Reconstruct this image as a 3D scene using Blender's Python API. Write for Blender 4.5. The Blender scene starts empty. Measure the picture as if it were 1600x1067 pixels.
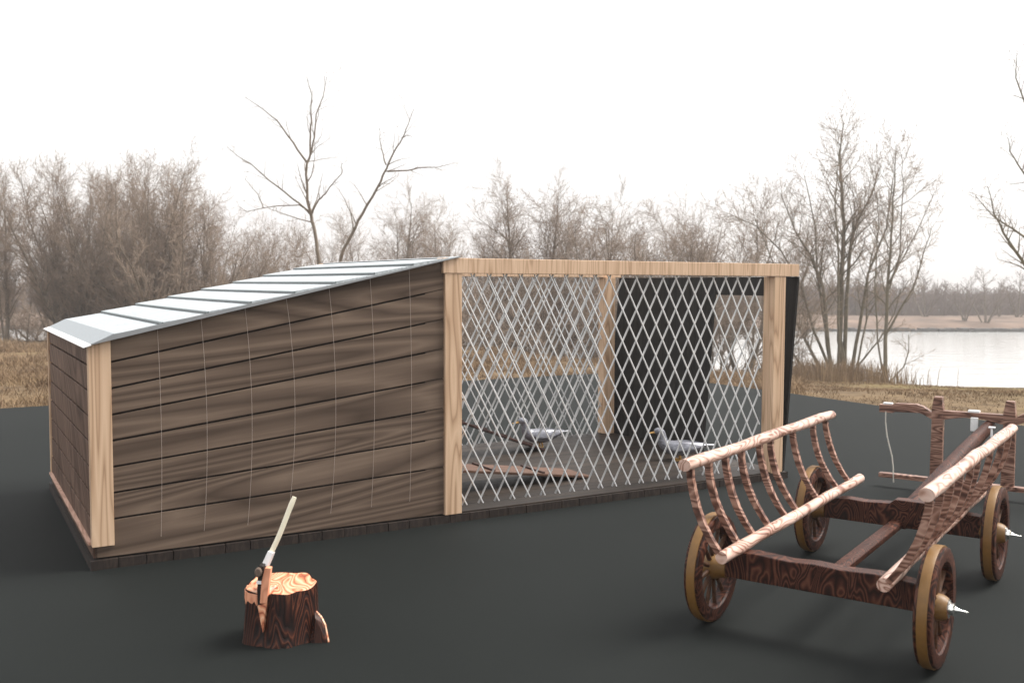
import bpy, math, random
from mathutils import Vector, Matrix
R = math.radians
scene = bpy.context.scene
COL = scene.collection
PI = math.pi

# ------------------------------------------------------------------ helpers
class MB:
    def __init__(s): s.v = []; s.f = []; s.uv = []
    def add(s, vs, fs):
        n = len(s.v); s.v += [tuple(p) for p in vs]; s.f += [tuple(i + n for i in f) for f in fs]; return s
    def box(s, a0, a1, b0, b1, c0, c1):
        vs = [(a, b, c) for a in (a0, a1) for b in (b0, b1) for c in (c0, c1)]
        return s.add(vs, [(0, 1, 3, 2), (4, 6, 7, 5), (0, 4, 5, 1), (2, 3, 7, 6), (0, 2, 6, 4), (1, 5, 7, 3)])
    def prism(s, pts, axis, lo, hi):
        """outline pts (p,q) extruded along axis; axis 'x': (y,z)  'y': (x,z)  'z': (x,y)"""
        def mk(p, q, t): return (t, p, q) if axis == 'x' else (p, t, q) if axis == 'y' else (p, q, t)
        n = len(pts); vs = [mk(p, q, lo) for p, q in pts] + [mk(p, q, hi) for p, q in pts]
        fs = [tuple(range(n - 1, -1, -1)), tuple(range(n, 2 * n))] + [(i, (i + 1) % n, n + (i + 1) % n, n + i) for i in range(n)]
        return s.add(vs, fs)
    def tube(s, pts, rad, sides=8, cap=True, squash=1.0, phase=0.0):
        pts = [Vector(p) for p in pts]; n = len(pts)
        if not hasattr(rad, '__len__'): rad = [rad] * n
        vs = []; up = None
        for i, p in enumerate(pts):
            d = (pts[min(i + 1, n - 1)] - pts[max(i - 1, 0)]).normalized()
            if up is None: up = Vector((0, 0, 1)) if abs(d.z) < .9 else Vector((1, 0, 0))
            x = d.cross(up)
            if x.length < 1e-6: x = d.orthogonal()
            x.normalize(); y = x.cross(d).normalized(); up = y
            for k in range(sides):
                a = 2 * PI * k / sides + phase
                vs.append(p + (x * math.cos(a) + y * math.sin(a) * squash) * rad[i])
        fs = [(i * sides + k, i * sides + (k + 1) % sides, (i + 1) * sides + (k + 1) % sides, (i + 1) * sides + k) for i in range(n - 1) for k in range(sides)]
        if cap: fs += [tuple(range(sides - 1, -1, -1)), tuple((n - 1) * sides + k for k in range(sides))]
        return s.add(vs, fs)
    def bar(s, p, q, w, t, n=(0, 1, 0)):
        """rectangular bar from p to q: width w in the plane, thickness t along n"""
        p, q, n = Vector(p), Vector(q), Vector(n).normalized(); d = (q - p).normalized(); x = d.cross(n).normalized()
        vs = [e + x * (w / 2 * i) + n * (t / 2 * j) for e in (p, q) for i, j in ((-1, -1), (1, -1), (1, 1), (-1, 1))]
        return s.add(vs, [(3, 2, 1, 0), (4, 5, 6, 7)] + [(i, (i + 1) % 4, 4 + (i + 1) % 4, 4 + i) for i in range(4)])
    def lathe(s, prof, axis='z', seg=32, c=(0, 0, 0)):
        """prof: list of (r, h) closed on the axis or as a ring"""
        n = len(prof); vs = []
        for k in range(seg):
            a = 2 * PI * k / seg
            for r, h in prof:
                u, v = r * math.cos(a), r * math.sin(a)
                p = (u, v, h) if axis == 'z' else (h, u, v)
                vs.append((p[0] + c[0], p[1] + c[1], p[2] + c[2]))
        fs = [(k * n + i, ((k + 1) % seg) * n + i, ((k + 1) % seg) * n + i + 1, k * n + i + 1) for k in range(seg) for i in range(n - 1)]
        return s.add(vs, fs)
    def build(s, name, mat, parent=None, smooth=False, bevel=0, angle=35):
        me = bpy.data.meshes.new(name); me.from_pydata(s.v, [], s.f); me.validate()
        me.materials.append(mat)
        import bmesh
        bm = bmesh.new(); bm.from_mesh(me); bmesh.ops.recalc_face_normals(bm, faces=bm.faces[:]); bm.to_mesh(me); bm.free()
        o = bpy.data.objects.new(name, me); COL.objects.link(o)
        if parent is not None: o.parent = parent
        if smooth:
            for p in me.polygons: p.use_smooth = True
            try: me.set_sharp_from_angle(angle=R(angle))
            except Exception: pass
        if bevel:
            m = o.modifiers.new('bevel', 'BEVEL'); m.width = bevel; m.segments = 2; m.limit_method = 'ANGLE'; m.angle_limit = R(40)
        return o

def empty(name, loc=(0, 0, 0), rz=0):
    o = bpy.data.objects.new(name, None); COL.objects.link(o); o.location = loc; o.rotation_euler = (0, 0, rz); o.empty_display_size = .2
    return o
def tag(o, label=None, cat=None, group=None, kind=None):
    if label: o['label'] = label
    if cat: o['category'] = cat
    if group: o['group'] = group
    if kind: o['kind'] = kind
    return o
def copy_tree(o, parent=None):
    c = o.copy(); COL.objects.link(c); c.parent = parent
    for ch in [x for x in bpy.data.objects if x.parent == o]: copy_tree(ch, c)
    return c

# ------------------------------------------------------------------ materials
def srgb(r, g, b):
    f = lambda c: (c / 255) / 12.92 if c / 255 <= .04045 else ((c / 255 + .055) / 1.055) ** 2.4
    return (f(r), f(g), f(b), 1)
def new_mat(name):
    m = bpy.data.materials.new(name); m.use_nodes = True; nt = m.node_tree
    return m, nt, nt.nodes['Principled BSDF']
def N(nt, t, **k):
    n = nt.nodes.new(t)
    for a, b in k.items():
        if a in n.inputs.keys() if hasattr(n.inputs, 'keys') else False: n.inputs[a].default_value = b
        else: setattr(n, a, b)
    return n
def ramp(nt, stops):
    n = nt.nodes.new('ShaderNodeValToRGB'); e = n.color_ramp.elements
    while len(e) < len(stops): e.new(0.5)
    for i, (p, c) in enumerate(stops): e[i].position = p; e[i].color = c
    return n
def coords(nt, scale, rot=(0, 0, 0), loc=(0, 0, 0)):
    tc = N(nt, 'ShaderNodeTexCoord'); mp = N(nt, 'ShaderNodeMapping')
    if any(rot): mp.vector_type = 'TEXTURE'; scale = tuple(1 / x for x in scale)      # turn first, then stretch
    mp.inputs['Scale'].default_value = scale; mp.inputs['Rotation'].default_value = rot; mp.inputs['Location'].default_value = loc
    nt.links.new(tc.outputs['Object'], mp.inputs['Vector']); return mp.outputs['Vector']
def simple(name, col, rough=.6, metal=0, spec=.5, noise=.0, nscale=20, bump=0):
    m, nt, b = new_mat(name)
    b.inputs['Roughness'].default_value = rough; b.inputs['Metallic'].default_value = metal
    b.inputs['Specular IOR Level'].default_value = spec
    b.inputs['Base Color'].default_value = (*col[:3], 1)
    if noise:
        v = coords(nt, (1, 1, 1)); n = N(nt, 'ShaderNodeTexNoise'); n.inputs['Scale'].default_value = nscale; n.inputs['Detail'].default_value = 6
        nt.links.new(v, n.inputs['Vector'])
        r = ramp(nt, [(.25, (*[c * (1 - noise) for c in col[:3]], 1)), (.75, (*[min(1, c * (1 + noise)) for c in col[:3]], 1))])
        nt.links.new(n.outputs['Fac'], r.inputs['Fac']); nt.links.new(r.outputs['Color'], b.inputs['Base Color'])
        if bump:
            bp = N(nt, 'ShaderNodeBump'); bp.inputs['Strength'].default_value = bump; bp.inputs['Distance'].default_value = .01
            nt.links.new(n.outputs['Fac'], bp.inputs['Height']); nt.links.new(bp.outputs['Normal'], b.inputs['Normal'])
    return m
def wood(name, cols, scale, rings=7.0, nscale=1.0, detail=2.0, rough=.6, spec=.3, fine=.35, bump=.15, warp=.3, loc=(0, 0, 0), coat=0, fscale=None, big=.25, rot=(0, 0, 0)):
    """grain = contour lines of a stretched noise (flat-sawn figure) plus fine fibre streaks and broad tone shifts"""
    m, nt, b = new_mat(name); L = nt.links.new
    v = coords(nt, scale, loc=loc, rot=rot)
    n = N(nt, 'ShaderNodeTexNoise'); n.inputs['Scale'].default_value = nscale; n.inputs['Detail'].default_value = detail; n.inputs['Roughness'].default_value = .35; n.inputs['Distortion'].default_value = warp
    L(v, n.inputs['Vector'])
    mul = N(nt, 'ShaderNodeMath', operation='MULTIPLY'); mul.inputs[1].default_value = rings * 2.2; L(n.outputs['Fac'], mul.inputs[0])
    fr = N(nt, 'ShaderNodeMath', operation='FRACT'); L(mul.outputs[0], fr.inputs[0])
    pr = ramp(nt, [(0.0, (.18,) * 3 + (1,)), (.10, (.42,) * 3 + (1,)), (.45, (.95,) * 3 + (1,)), (.80, (.55,) * 3 + (1,)), (.94, (.05,) * 3 + (1,)), (1.0, (.18,) * 3 + (1,))]); L(fr.outputs[0], pr.inputs['Fac'])
    fv = coords(nt, fscale or tuple(x * 9 * nscale for x in scale), rot=rot)
    f = N(nt, 'ShaderNodeTexNoise'); f.inputs['Scale'].default_value = 1; f.inputs['Detail'].default_value = 6; f.inputs['Roughness'].default_value = .65; L(fv, f.inputs['Vector'])
    n3 = N(nt, 'ShaderNodeTexNoise'); n3.inputs['Scale'].default_value = nscale * .8; n3.inputs['Detail'].default_value = 1; L(v, n3.inputs['Vector'])
    mx = N(nt, 'ShaderNodeMix'); mx.data_type = 'FLOAT'; mx.inputs[0].default_value = fine
    L(pr.outputs['Color'], mx.inputs[2]); L(f.outputs['Fac'], mx.inputs[3])
    m2 = N(nt, 'ShaderNodeMix'); m2.data_type = 'FLOAT'; m2.inputs[0].default_value = big; L(mx.outputs[0], m2.inputs[2]); L(n3.outputs['Fac'], m2.inputs[3])
    r = ramp(nt, cols); L(m2.outputs[0], r.inputs['Fac']); L(r.outputs['Color'], b.inputs['Base Color'])
    b.inputs['Roughness'].default_value = rough; b.inputs['Specular IOR Level'].default_value = spec
    if coat: b.inputs['Coat Weight'].default_value = coat; b.inputs['Coat Roughness'].default_value = .2
    bp = N(nt, 'ShaderNodeBump'); bp.inputs['Strength'].default_value = bump; bp.inputs['Distance'].default_value = .004
    L(mx.outputs[0], bp.inputs['Height']); L(bp.outputs['Normal'], b.inputs['Normal'])
    return m
def c(r, g, b, k=1.0):
    x = srgb(r, g, b); return (x[0] * k, x[1] * k, x[2] * k, 1)

SIDE = [(.12, c(58, 46, 37)), (.36, c(84, 70, 60)), (.58, c(103, 87, 75)), (.85, c(140, 121, 105))]
M_siding = wood('walnut siding', SIDE, (.20, 1, 3.3), rings=6.5, nscale=1.0, detail=1.2, fine=.42, rough=.6, spec=.15, warp=.22, bump=.1, fscale=(1.3, 5, 38), big=.28, rot=(0, R(-6), 0))
M_siding_end = wood('walnut end siding', [(.15, c(50, 35, 28)), (.45, c(88, 67, 56)), (.8, c(124, 100, 86))], (1, .45, 2.4), rings=5, nscale=1.0, detail=1, fine=.35, rough=.6, spec=.15, warp=.35, bump=.1, fscale=(3, 3, 30), big=.3, rot=(R(52), 0, 0))
TAN = [(.15, c(124, 97, 75)), (.34, c(176, 142, 112)), (.55, c(205, 171, 140)), (.9, c(226, 195, 164))]
M_post = wood('light oak post', [(.12, c(140, 112, 88)), (.34, c(182, 149, 120)), (.55, c(203, 171, 141)), (.9, c(224, 194, 164))], (7, 7, .45), rings=4, nscale=1.3, detail=1, fine=.3, rough=.5, bump=.08, fscale=(90, 90, 2))
M_beam = wood('light oak beam', [(.12, c(150, 122, 98)), (.34, c(188, 156, 127)), (.55, c(207, 175, 146)), (.9, c(226, 197, 168))], (10, 6, .5), rings=3.5, nscale=1.5, detail=1, fine=.4, rough=.5, bump=.08, fscale=(70, 70, 3))
M_sill = wood('pinkish sill wood', [(.1, c(150, 112, 96)), (.6, c(200, 160, 140)), (.9, c(220, 185, 165))], (6, 1, 6), rings=3, nscale=2)
DARKW = [(.1, c(30, 25, 22)), (.5, c(62, 52, 46)), (.9, c(98, 84, 74))]
M_floor = wood('dark floor boards', [(.1, c(20, 16, 14)), (.5, c(44, 37, 32)), (.9, c(78, 66, 56))], (.5, 9, 3), rings=2, nscale=1.6, detail=4, fine=.6, rough=.55, spec=.25, bump=.25)
M_slab = wood('dark base boards', [(.1, c(20, 16, 14)), (.5, c(42, 34, 30)), (.9, c(72, 60, 52))], (9, .5, 2.0), rings=2, nscale=2, detail=4, fine=.65, rough=.7, bump=.3)
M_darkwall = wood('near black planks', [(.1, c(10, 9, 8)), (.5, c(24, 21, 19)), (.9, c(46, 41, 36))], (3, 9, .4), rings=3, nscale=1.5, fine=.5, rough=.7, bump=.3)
M_ramp_dark = wood('dark ramp wood', [(.1, c(40, 26, 24)), (.9, c(92, 66, 60))], (1, 5, 5), rings=3, nscale=2, rough=.6)
M_ramp = wood('brown ramp wood', [(.1, c(66, 46, 36)), (.9, c(116, 86, 70))], (.8, 6, 3), rings=2, nscale=2, rough=.6)
M_gap = simple('dark gap backing', c(38, 28, 22), .9)
ROSE = [(.15, c(18, 7, 4)), (.42, c(42, 19, 12)), (.60, c(60, 30, 20)), (.88, c(108, 68, 52))]
def rose(name, sc, **k):
    a = dict(rings=7, nscale=1.7, detail=1.6, fine=.2, rough=.45, spec=.22, warp=.9, bump=.12, big=.2); a.update(k)
    return wood(name, ROSE, sc, **a)
M_axle = rose('rosewood axle', (5.0, 3, 2.2))
M_reach = rose('rosewood reach pole', (7, 2.4, 7), rings=7, spec=.15)
M_wheel = rose('rosewood wheel', (4, 3.4, 3.4), rings=6)
RAIL = [(.2, c(92, 54, 42)), (.38, c(150, 108, 90)), (.55, c(202, 168, 152)), (.85, c(232, 206, 192))]
M_rail = wood('pale polished rail wood', RAIL, (6, 2.2, 6), rings=4, nscale=1.5, detail=1.5, fine=.2, rough=.28, spec=.6, warp=.9, bump=.08, fscale=(50, 12, 50), big=.5)
RUNG = [(.15, c(50, 27, 20)), (.4, c(98, 64, 51)), (.6, c(132, 95, 79)), (.88, c(192, 156, 138))]
M_rung = wood('striped rung wood', RUNG, (2.5, 4, 11), rings=3.5, nscale=1.2, detail=1.5, fine=.2, rough=.45, spec=.4, warp=.4, bump=.12)
M_yoke = wood('striped yoke wood', RUNG, (1.4, 4, 9), rings=6, nscale=1.2, detail=1.5, fine=.2, rough=.4, spec=.5, warp=.6, bump=.12)
M_ochre = simple('ochre tyre', c(120, 86, 40), .5, noise=.12, nscale=30, bump=.1)
M_spoke = wood('ochre brown spoke', [(.1, c(40, 21, 13)), (.9, c(88, 56, 32))], (5, 5, 5), rings=3, nscale=1.5)
M_silver = simple('polished metal', (.92, .92, .90), .18, 1.0)
M_lat = simple('bare wire metal', (.52, .52, .52), .32, .3, noise=.08, nscale=60)
M_lat2 = simple('bright rod metal', (1.0, 1.0, 1.0), .25, .2, noise=.05, nscale=60)
M_wire = simple('thin grey wire', c(190, 175, 165), .5, .3)
M_white = simple('white painted metal', (.82, .82, .82), .35, noise=.05, nscale=40)
M_rope = simple('pale rope', c(205, 200, 190), .8, noise=.2, nscale=90, bump=.4)
M_handle = simple('ivory handle wood', c(240, 232, 208), .35, noise=.04, nscale=14)
M_steel = simple('dark forged steel', c(48, 42, 40), .45, .6, noise=.3, nscale=30, bump=.2)
M_poll = simple('worn steel poll', c(130, 112, 100), .4, .5, noise=.25, nscale=60)
M_copper = wood('pinkish split wood', [(.1, c(190, 120, 90)), (.9, c(238, 172, 138))], (6, 6, 2), rings=3, nscale=2, rough=.5)
M_bark = wood('dark red bark', [(.2, c(10, 4, 3)), (.5, c(34, 14, 9)), (.7, c(60, 28, 18)), (.92, c(124, 74, 52))], (5.4, 5.4, 1.1), rings=8, nscale=1.4, detail=1.6, fine=.22, rough=.45, spec=.4, warp=.8, bump=.5, big=.15)
M_cut = wood('fresh cut wood', [(.18, c(96, 40, 28)), (.36, c(184, 108, 76)), (.6, c(218, 154, 118)), (.88, c(240, 208, 178))], (9, 4, 4), rings=6, nscale=1.0, detail=1.5, fine=.2, rough=.4, spec=.5, warp=.5, bump=.15, big=.3)
def duck_mat():
    m, nt, b = new_mat('grey duck feathers'); L = nt.links.new
    v = coords(nt, (14, 40, 40)); n = N(nt, 'ShaderNodeTexNoise'); n.inputs['Scale'].default_value = 1.6; n.inputs['Detail'].default_value = 6; L(v, n.inputs['Vector'])
    r = ramp(nt, [(.3, c(104, 105, 112)), (.7, c(156, 157, 166))]); L(n.outputs['Fac'], r.inputs['Fac']); L(r.outputs['Color'], b.inputs['Base Color'])
    b.inputs['Roughness'].default_value = .28; b.inputs['Metallic'].default_value = .3; bp = N(nt, 'ShaderNodeBump'); bp.inputs['Strength'].default_value = .35; bp.inputs['Distance'].default_value = .004
    L(n.outputs['Fac'], bp.inputs['Height']); L(bp.outputs['Normal'], b.inputs['Normal']); return m
M_duck = duck_mat()
M_duckdark = simple('dark flight feathers', c(62, 62, 66), .5, noise=.2, nscale=50)
M_ducklight = simple('pale tail feathers', c(205, 205, 210), .5, noise=.1, nscale=50)
M_bill = simple('ochre bill', c(196, 152, 84), .4, noise=.12, nscale=60)
M_eye = simple('black eye', (.01, .01, .01), .15)
def roof_mat():
    m, nt, b = new_mat('galvanised roofing'); L = nt.links.new
    v = coords(nt, (1, 1, 1)); n = N(nt, 'ShaderNodeTexVoronoi'); n.inputs['Scale'].default_value = 70; L(v, n.inputs['Vector'])
    n2 = N(nt, 'ShaderNodeTexNoise'); n2.inputs['Scale'].default_value = 5; n2.inputs['Detail'].default_value = 6; L(v, n2.inputs['Vector'])
    mx = N(nt, 'ShaderNodeMix'); mx.data_type = 'FLOAT'; mx.inputs[0].default_value = .45; L(n.outputs['Color'], mx.inputs[2]); L(n2.outputs['Fac'], mx.inputs[3])
    r = ramp(nt, [(.2, c(158, 165, 168)), (.8, c(202, 208, 211))]); L(mx.outputs[0], r.inputs['Fac']); L(r.outputs['Color'], b.inputs['Base Color'])
    rr = ramp(nt, [(.2, (.34,) * 3 + (1,)), (.8, (.5,) * 3 + (1,))]); L(mx.outputs[0], rr.inputs['Fac']); L(rr.outputs['Color'], b.inputs['Roughness'])
    b.inputs['Metallic'].default_value = .45; return m
M_roof = roof_mat()
def ground_mat():
    m, nt, b = new_mat('dark rubberised ground'); L = nt.links.new
    v = coords(nt, (1, 1, 1)); n = N(nt, 'ShaderNodeTexNoise'); n.inputs['Scale'].default_value = .7; n.inputs['Detail'].default_value = 8; n.inputs['Roughness'].default_value = .6; L(v, n.inputs['Vector'])
    n2 = N(nt, 'ShaderNodeTexNoise'); n2.inputs['Scale'].default_value = 160; n2.inputs['Detail'].default_value = 3; L(v, n2.inputs['Vector'])
    mx = N(nt, 'ShaderNodeMix'); mx.data_type = 'FLOAT'; mx.inputs[0].default_value = .4; L(n.outputs['Fac'], mx.inputs[2]); L(n2.outputs['Fac'], mx.inputs[3])
    r = ramp(nt, [(.25, (.0080, .0098, .0094, 1)), (.75, (.0114, .0134, .0128, 1))]); L(mx.outputs[0], r.inputs['Fac']); L(r.outputs['Color'], b.inputs['Base Color'])
    b.inputs['Roughness'].default_value = .75; b.inputs['Specular IOR Level'].default_value = .10
    bp = N(nt, 'ShaderNodeBump'); bp.inputs['Strength'].default_value = .12; bp.inputs['Distance'].default_value = .003; L(n2.outputs['Fac'], bp.inputs['Height']); L(bp.outputs['Normal'], b.inputs['Normal'])
    return m
M_ground = ground_mat()
def field_mat():
    m, nt, b = new_mat('winter field'); L = nt.links.new
    v = coords(nt, (1, 1, 1)); n = N(nt, 'ShaderNodeTexNoise'); n.inputs['Scale'].default_value = .35; n.inputs['Detail'].default_value = 9; n.inputs['Roughness'].default_value = .65; L(v, n.inputs['Vector'])
    r = ramp(nt, [(.3, (.085, .055, .036, 1)), (.45, (.14, .098, .060, 1)), (.6, (.18, .125, .072, 1)), (.75, (.15, .115, .050, 1))]); L(n.outputs['Fac'], r.inputs['Fac'])
    # short turf towards the right hand shore is greener and more golden
    sp = N(nt, 'ShaderNodeSeparateXYZ'); L(v, sp.inputs[0])
    mr = N(nt, 'ShaderNodeMapRange'); mr.inputs['From Min'].default_value = 7; mr.inputs['From Max'].default_value = 13; L(sp.outputs['X'], mr.inputs['Value'])
    r2 = ramp(nt, [(.3, (.15, .120, .042, 1)), (.7, (.25, .195, .075, 1))]); L(n.outputs['Fac'], r2.inputs['Fac'])
    mx = N(nt, 'ShaderNodeMix'); mx.data_type = 'RGBA'; L(mr.outputs[0], mx.inputs[0]); L(r.outputs['Color'], mx.inputs[6]); L(r2.outputs['Color'], mx.inputs[7])
    n4 = N(nt, 'ShaderNodeTexNoise'); n4.inputs['Scale'].default_value = 3.2; n4.inputs['Detail'].default_value = 8; n4.inputs['Roughness'].default_value = .75; L(v, n4.inputs['Vector'])
    r4 = ramp(nt, [(.32, (.45, .42, .40, 1)), (.5, (.9, .9, .88, 1)), (.68, (1.15, 1.15, 1.1, 1))]); L(n4.outputs['Fac'], r4.inputs['Fac'])
    m4 = N(nt, 'ShaderNodeMix'); m4.data_type = 'RGBA'; m4.blend_type = 'MULTIPLY'; m4.inputs[0].default_value = 1; L(mx.outputs[2], m4.inputs[6]); L(r4.outputs['Color'], m4.inputs[7])
    L(m4.outputs[2], b.inputs['Base Color']); b.inputs['Roughness'].default_value = .9; b.inputs['Specular IOR Level'].default_value = .1
    bp = N(nt, 'ShaderNodeBump'); bp.inputs['Strength'].default_value = .6; bp.inputs['Distance'].default_value = .15; L(n.outputs['Fac'], bp.inputs['Height']); L(bp.outputs['Normal'], b.inputs['Normal'])
    return m
M_field = field_mat()
M_farbank = simple('far bank soil', (.150, .100, .072), .9, noise=.5, nscale=.35)
M_stone = simple('stone revetment', (.10, .095, .09), .9, noise=.4, nscale=1.5, bump=.5)
def blade_mat():
    m, nt, b = new_mat('dry grass blades'); L = nt.links.new
    v = coords(nt, (1, 1, 1)); n = N(nt, 'ShaderNodeTexNoise'); n.inputs['Scale'].default_value = 1.2; n.inputs['Detail'].default_value = 5; L(v, n.inputs['Vector'])
    r = ramp(nt, [(.3, (.13, .085, .052, 1)), (.55, (.24, .165, .10, 1)), (.75, (.30, .215, .125, 1))]); L(n.outputs['Fac'], r.inputs['Fac']); L(r.outputs['Color'], b.inputs['Base Color'])
    b.inputs['Roughness'].default_value = .8; b.inputs['Specular IOR Level'].default_value = .1; return m
M_blade = blade_mat()
def water_mat():
    m, nt, b = new_mat('river water'); L = nt.links.new
    v = coords(nt, (.35, 1.3, 1)); n = N(nt, 'ShaderNodeTexNoise'); n.inputs['Scale'].default_value = 1.1; n.inputs['Detail'].default_value = 5; L(v, n.inputs['Vector'])
    b.inputs['Base Color'].default_value = (.56, .56, .55, 1); b.inputs['Roughness'].default_value = .12; b.inputs['IOR'].default_value = 1.33
    b.inputs['Specular IOR Level'].default_value = 1.0
    bp = N(nt, 'ShaderNodeBump'); bp.inputs['Strength'].default_value = .5; bp.inputs['Distance'].default_value = .12; L(n.outputs['Fac'], bp.inputs['Height']); L(bp.outputs['Normal'], b.inputs['Normal'])
    return m
M_water = water_mat()
M_treebark = simple('grey brown bark', (.18, .145, .11), .9, noise=.35, nscale=6)
M_mossbark = simple('olive brown bark', (.15, .128, .090), .9, noise=.35, nscale=4)
M_twig = simple('brown twigs', (.27, .205, .155), .9, noise=.2, nscale=3)
M_fartwig = simple('far brown twigs', (.19, .15, .13), .9, noise=.2, nscale=.5)

# ------------------------------------------------------------------ chicken coop
coop = empty('poultry_coop', (-2.4734, 5.7012, 0), .5263)
tag(coop, 'low wooden poultry coop with stepped metal roof and wire lattice run', 'coop')
L_, W_ = 5.61, 2.60
HA = 2.36                                  # length of the closed house
roofz = lambda a: 1.337 + .2275 * a        # underside of the roof
rnd = random.Random(3)
m = MB(); a = -.022
while a < L_ + .06:
    w = min(.158, L_ + .062 - a); d = rnd.uniform(-.003, .003)
    m.box(a, a + w - .006, -.022 + d, W_ + .03 + d, 0, .056 + rnd.uniform(-.0008, .0008)); a += .158
m.build('base_boards', M_slab, coop)
m = MB(); b = 0.0
while b < W_ - .01:
    m.box(HA, L_ + .02, b, min(b + .196, W_), .057, .067); b += .2
m.build('floor', M_floor, coop)
# sloping board joints of the long wall
ZL = [.068, .286, .440, .593, .747, .900, 1.054, 1.208]
ZR = [.068, .401, .610, .819, 1.030, 1.238, 1.447, 1.656]
m = MB(); g = .0066
A0, A1 = .004, HA - .03
for j in range(8):
    f = lambda a, j=j, e=0: ZL[j] + (ZR[j] - ZL[j]) * a / 2.30
    top = (lambda a: ZL[j + 1] + (ZR[j + 1] - ZL[j + 1]) * a / 2.30) if j < 7 else (lambda a: roofz(a) - .004 + g)
    lo = 0 if j == 0 else g
    pts = [(A0, f(A0) + lo), (A1, f(A1) + lo), (A1, top(A1) - g), (A0, top(A0) - g)]
    m.prism(pts, 'y', 0, .020)
m.build('long_wall', M_siding, coop, bevel=.0015)
MB().prism([(.03, .07), (HA - .03, .07), (HA - .03, roofz(HA) - .02), (.03, roofz(0) - .02)], 'y', .0215, .03).build('wall_lining', M_gap, coop)
m = None                                   # stiles that show in the joints by the middle post
for j in range(1, 8):
    z = ZL[j] + (ZR[j] - ZL[j]) * 2.25 / 2.3
    zf = lambda a: ZL[j] + (ZR[j] - ZL[j]) * a / 2.30
    MB().prism([(2.165, zf(2.165) - .0062), (A1, zf(A1) - .0062), (A1, zf(A1) + .0022), (2.165, zf(2.165) + .0022)], 'y', .0035, .012).build('joint_cover', M_siding, coop)
m = MB()                                   # end wall
for j in range(8):
    z0 = ZL[j] + (.0 if j == 0 else g); z1 = (ZL[j + 1] - g) if j < 7 else 1.333
    m.box(.0, .018, .045, W_ - .045, z0, z1) if j else m.box(-.004, .018, .0, W_, z0, z1)
m.build('end_wall', M_siding_end, coop, bevel=.0015)
MB().box(.0195, .028, .03, W_ - .03, .07, 1.33).build('wall_lining', M_gap, coop)
m = MB()
for j in range(8):
    f = lambda a, j=j: ZL[j] + (ZR[j] - ZL[j]) * a / 2.30
    top = (lambda a: ZL[j + 1] + (ZR[j + 1] - ZL[j + 1]) * a / 2.30) if j < 7 else (lambda a: roofz(a) - .004 + g)
    m.prism([(.03, f(.03)), (A1, f(A1)), (A1, top(A1) - 2 * g), (.03, top(.03) - 2 * g)], 'y', W_ - .02, W_)
m.build('rear_wall', M_siding, coop)
# posts and trims
m = MB().prism([(-.012, .137), (.112, .137), (.112, roofz(.112) - .002), (-.012, roofz(-.012) - .002)], 'y', -.02, .045)
m.build('corner_post', M_post, coop, bevel=.002)
MB().box(-.012, .05, W_ - .045, W_ + .01, .137, 1.332).build('corner_post', M_post, coop, bevel=.002)
MB().box(-.026, -.001, .047, W_ - .047, .137, .153).build('end_sill', M_sill, coop, bevel=.002)
MB().box(2.305, 2.437, -.024, .11, .060, 1.771).build('run_post', M_post, coop, bevel=.003)
MB().box(5.468, 5.597, -.024, .11, .060, 1.771).build('run_post', M_post, coop, bevel=.003)
MB().box(5.468, 5.597, W_ - .13, W_, .069, 1.771).build('run_post', M_post, coop, bevel=.003)
MB().box(2.305, 2.437, W_ - .13, W_, .069, 1.771).build('run_post', M_post, coop, bevel=.003)
MB().box(2.288, 5.750, -.030, .075, 1.773, 1.880).build('run_beam', M_beam, coop, bevel=.003)
MB().box(2.288, 5.750, W_ - .09, W_ + .005, 1.773, 1.880).build('run_beam', M_beam, coop, bevel=.003)
# partition between house and run, with a pop hole at the ramps
m = MB()
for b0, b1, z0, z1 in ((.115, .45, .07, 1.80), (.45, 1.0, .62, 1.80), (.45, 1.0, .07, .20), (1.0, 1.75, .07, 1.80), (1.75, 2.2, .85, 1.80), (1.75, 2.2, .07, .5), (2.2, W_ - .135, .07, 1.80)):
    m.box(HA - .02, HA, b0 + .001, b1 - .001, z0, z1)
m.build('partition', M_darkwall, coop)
MB().box(.03, HA - .02, .03, W_ - .03, .057, .066).build('house_floor', M_floor, coop)
# leaning right wall of dark upright planks with a door opening
def rightwall(m, b0, b1, z0, z1, t=.022):
    al = lambda z: 5.600 + .142 * (z - .067) / 1.70
    m.add([(al(z0), b0, z0), (al(z0) + t, b0, z0), (al(z0) + t, b1, z0), (al(z0), b1, z0), (al(z1), b0, z1), (al(z1) + t, b0, z1), (al(z1) + t, b1, z1), (al(z1), b1, z1)],
          [(3, 2, 1, 0), (4, 5, 6, 7), (0, 1, 5, 4), (1, 2, 6, 5), (2, 3, 7, 6), (3, 0, 4, 7)])
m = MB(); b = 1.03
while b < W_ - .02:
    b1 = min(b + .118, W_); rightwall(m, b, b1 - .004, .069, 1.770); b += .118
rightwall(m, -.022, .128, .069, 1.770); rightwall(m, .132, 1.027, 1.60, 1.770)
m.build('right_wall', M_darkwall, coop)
m = MB(); rightwall(m, 1.05, W_ - .05, .08, 1.75, .004)
for i, v in enumerate(m.v): m.v[i] = (v[0] + .023, v[1], v[2])
m.build('wall_lining', M_gap, coop)
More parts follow.
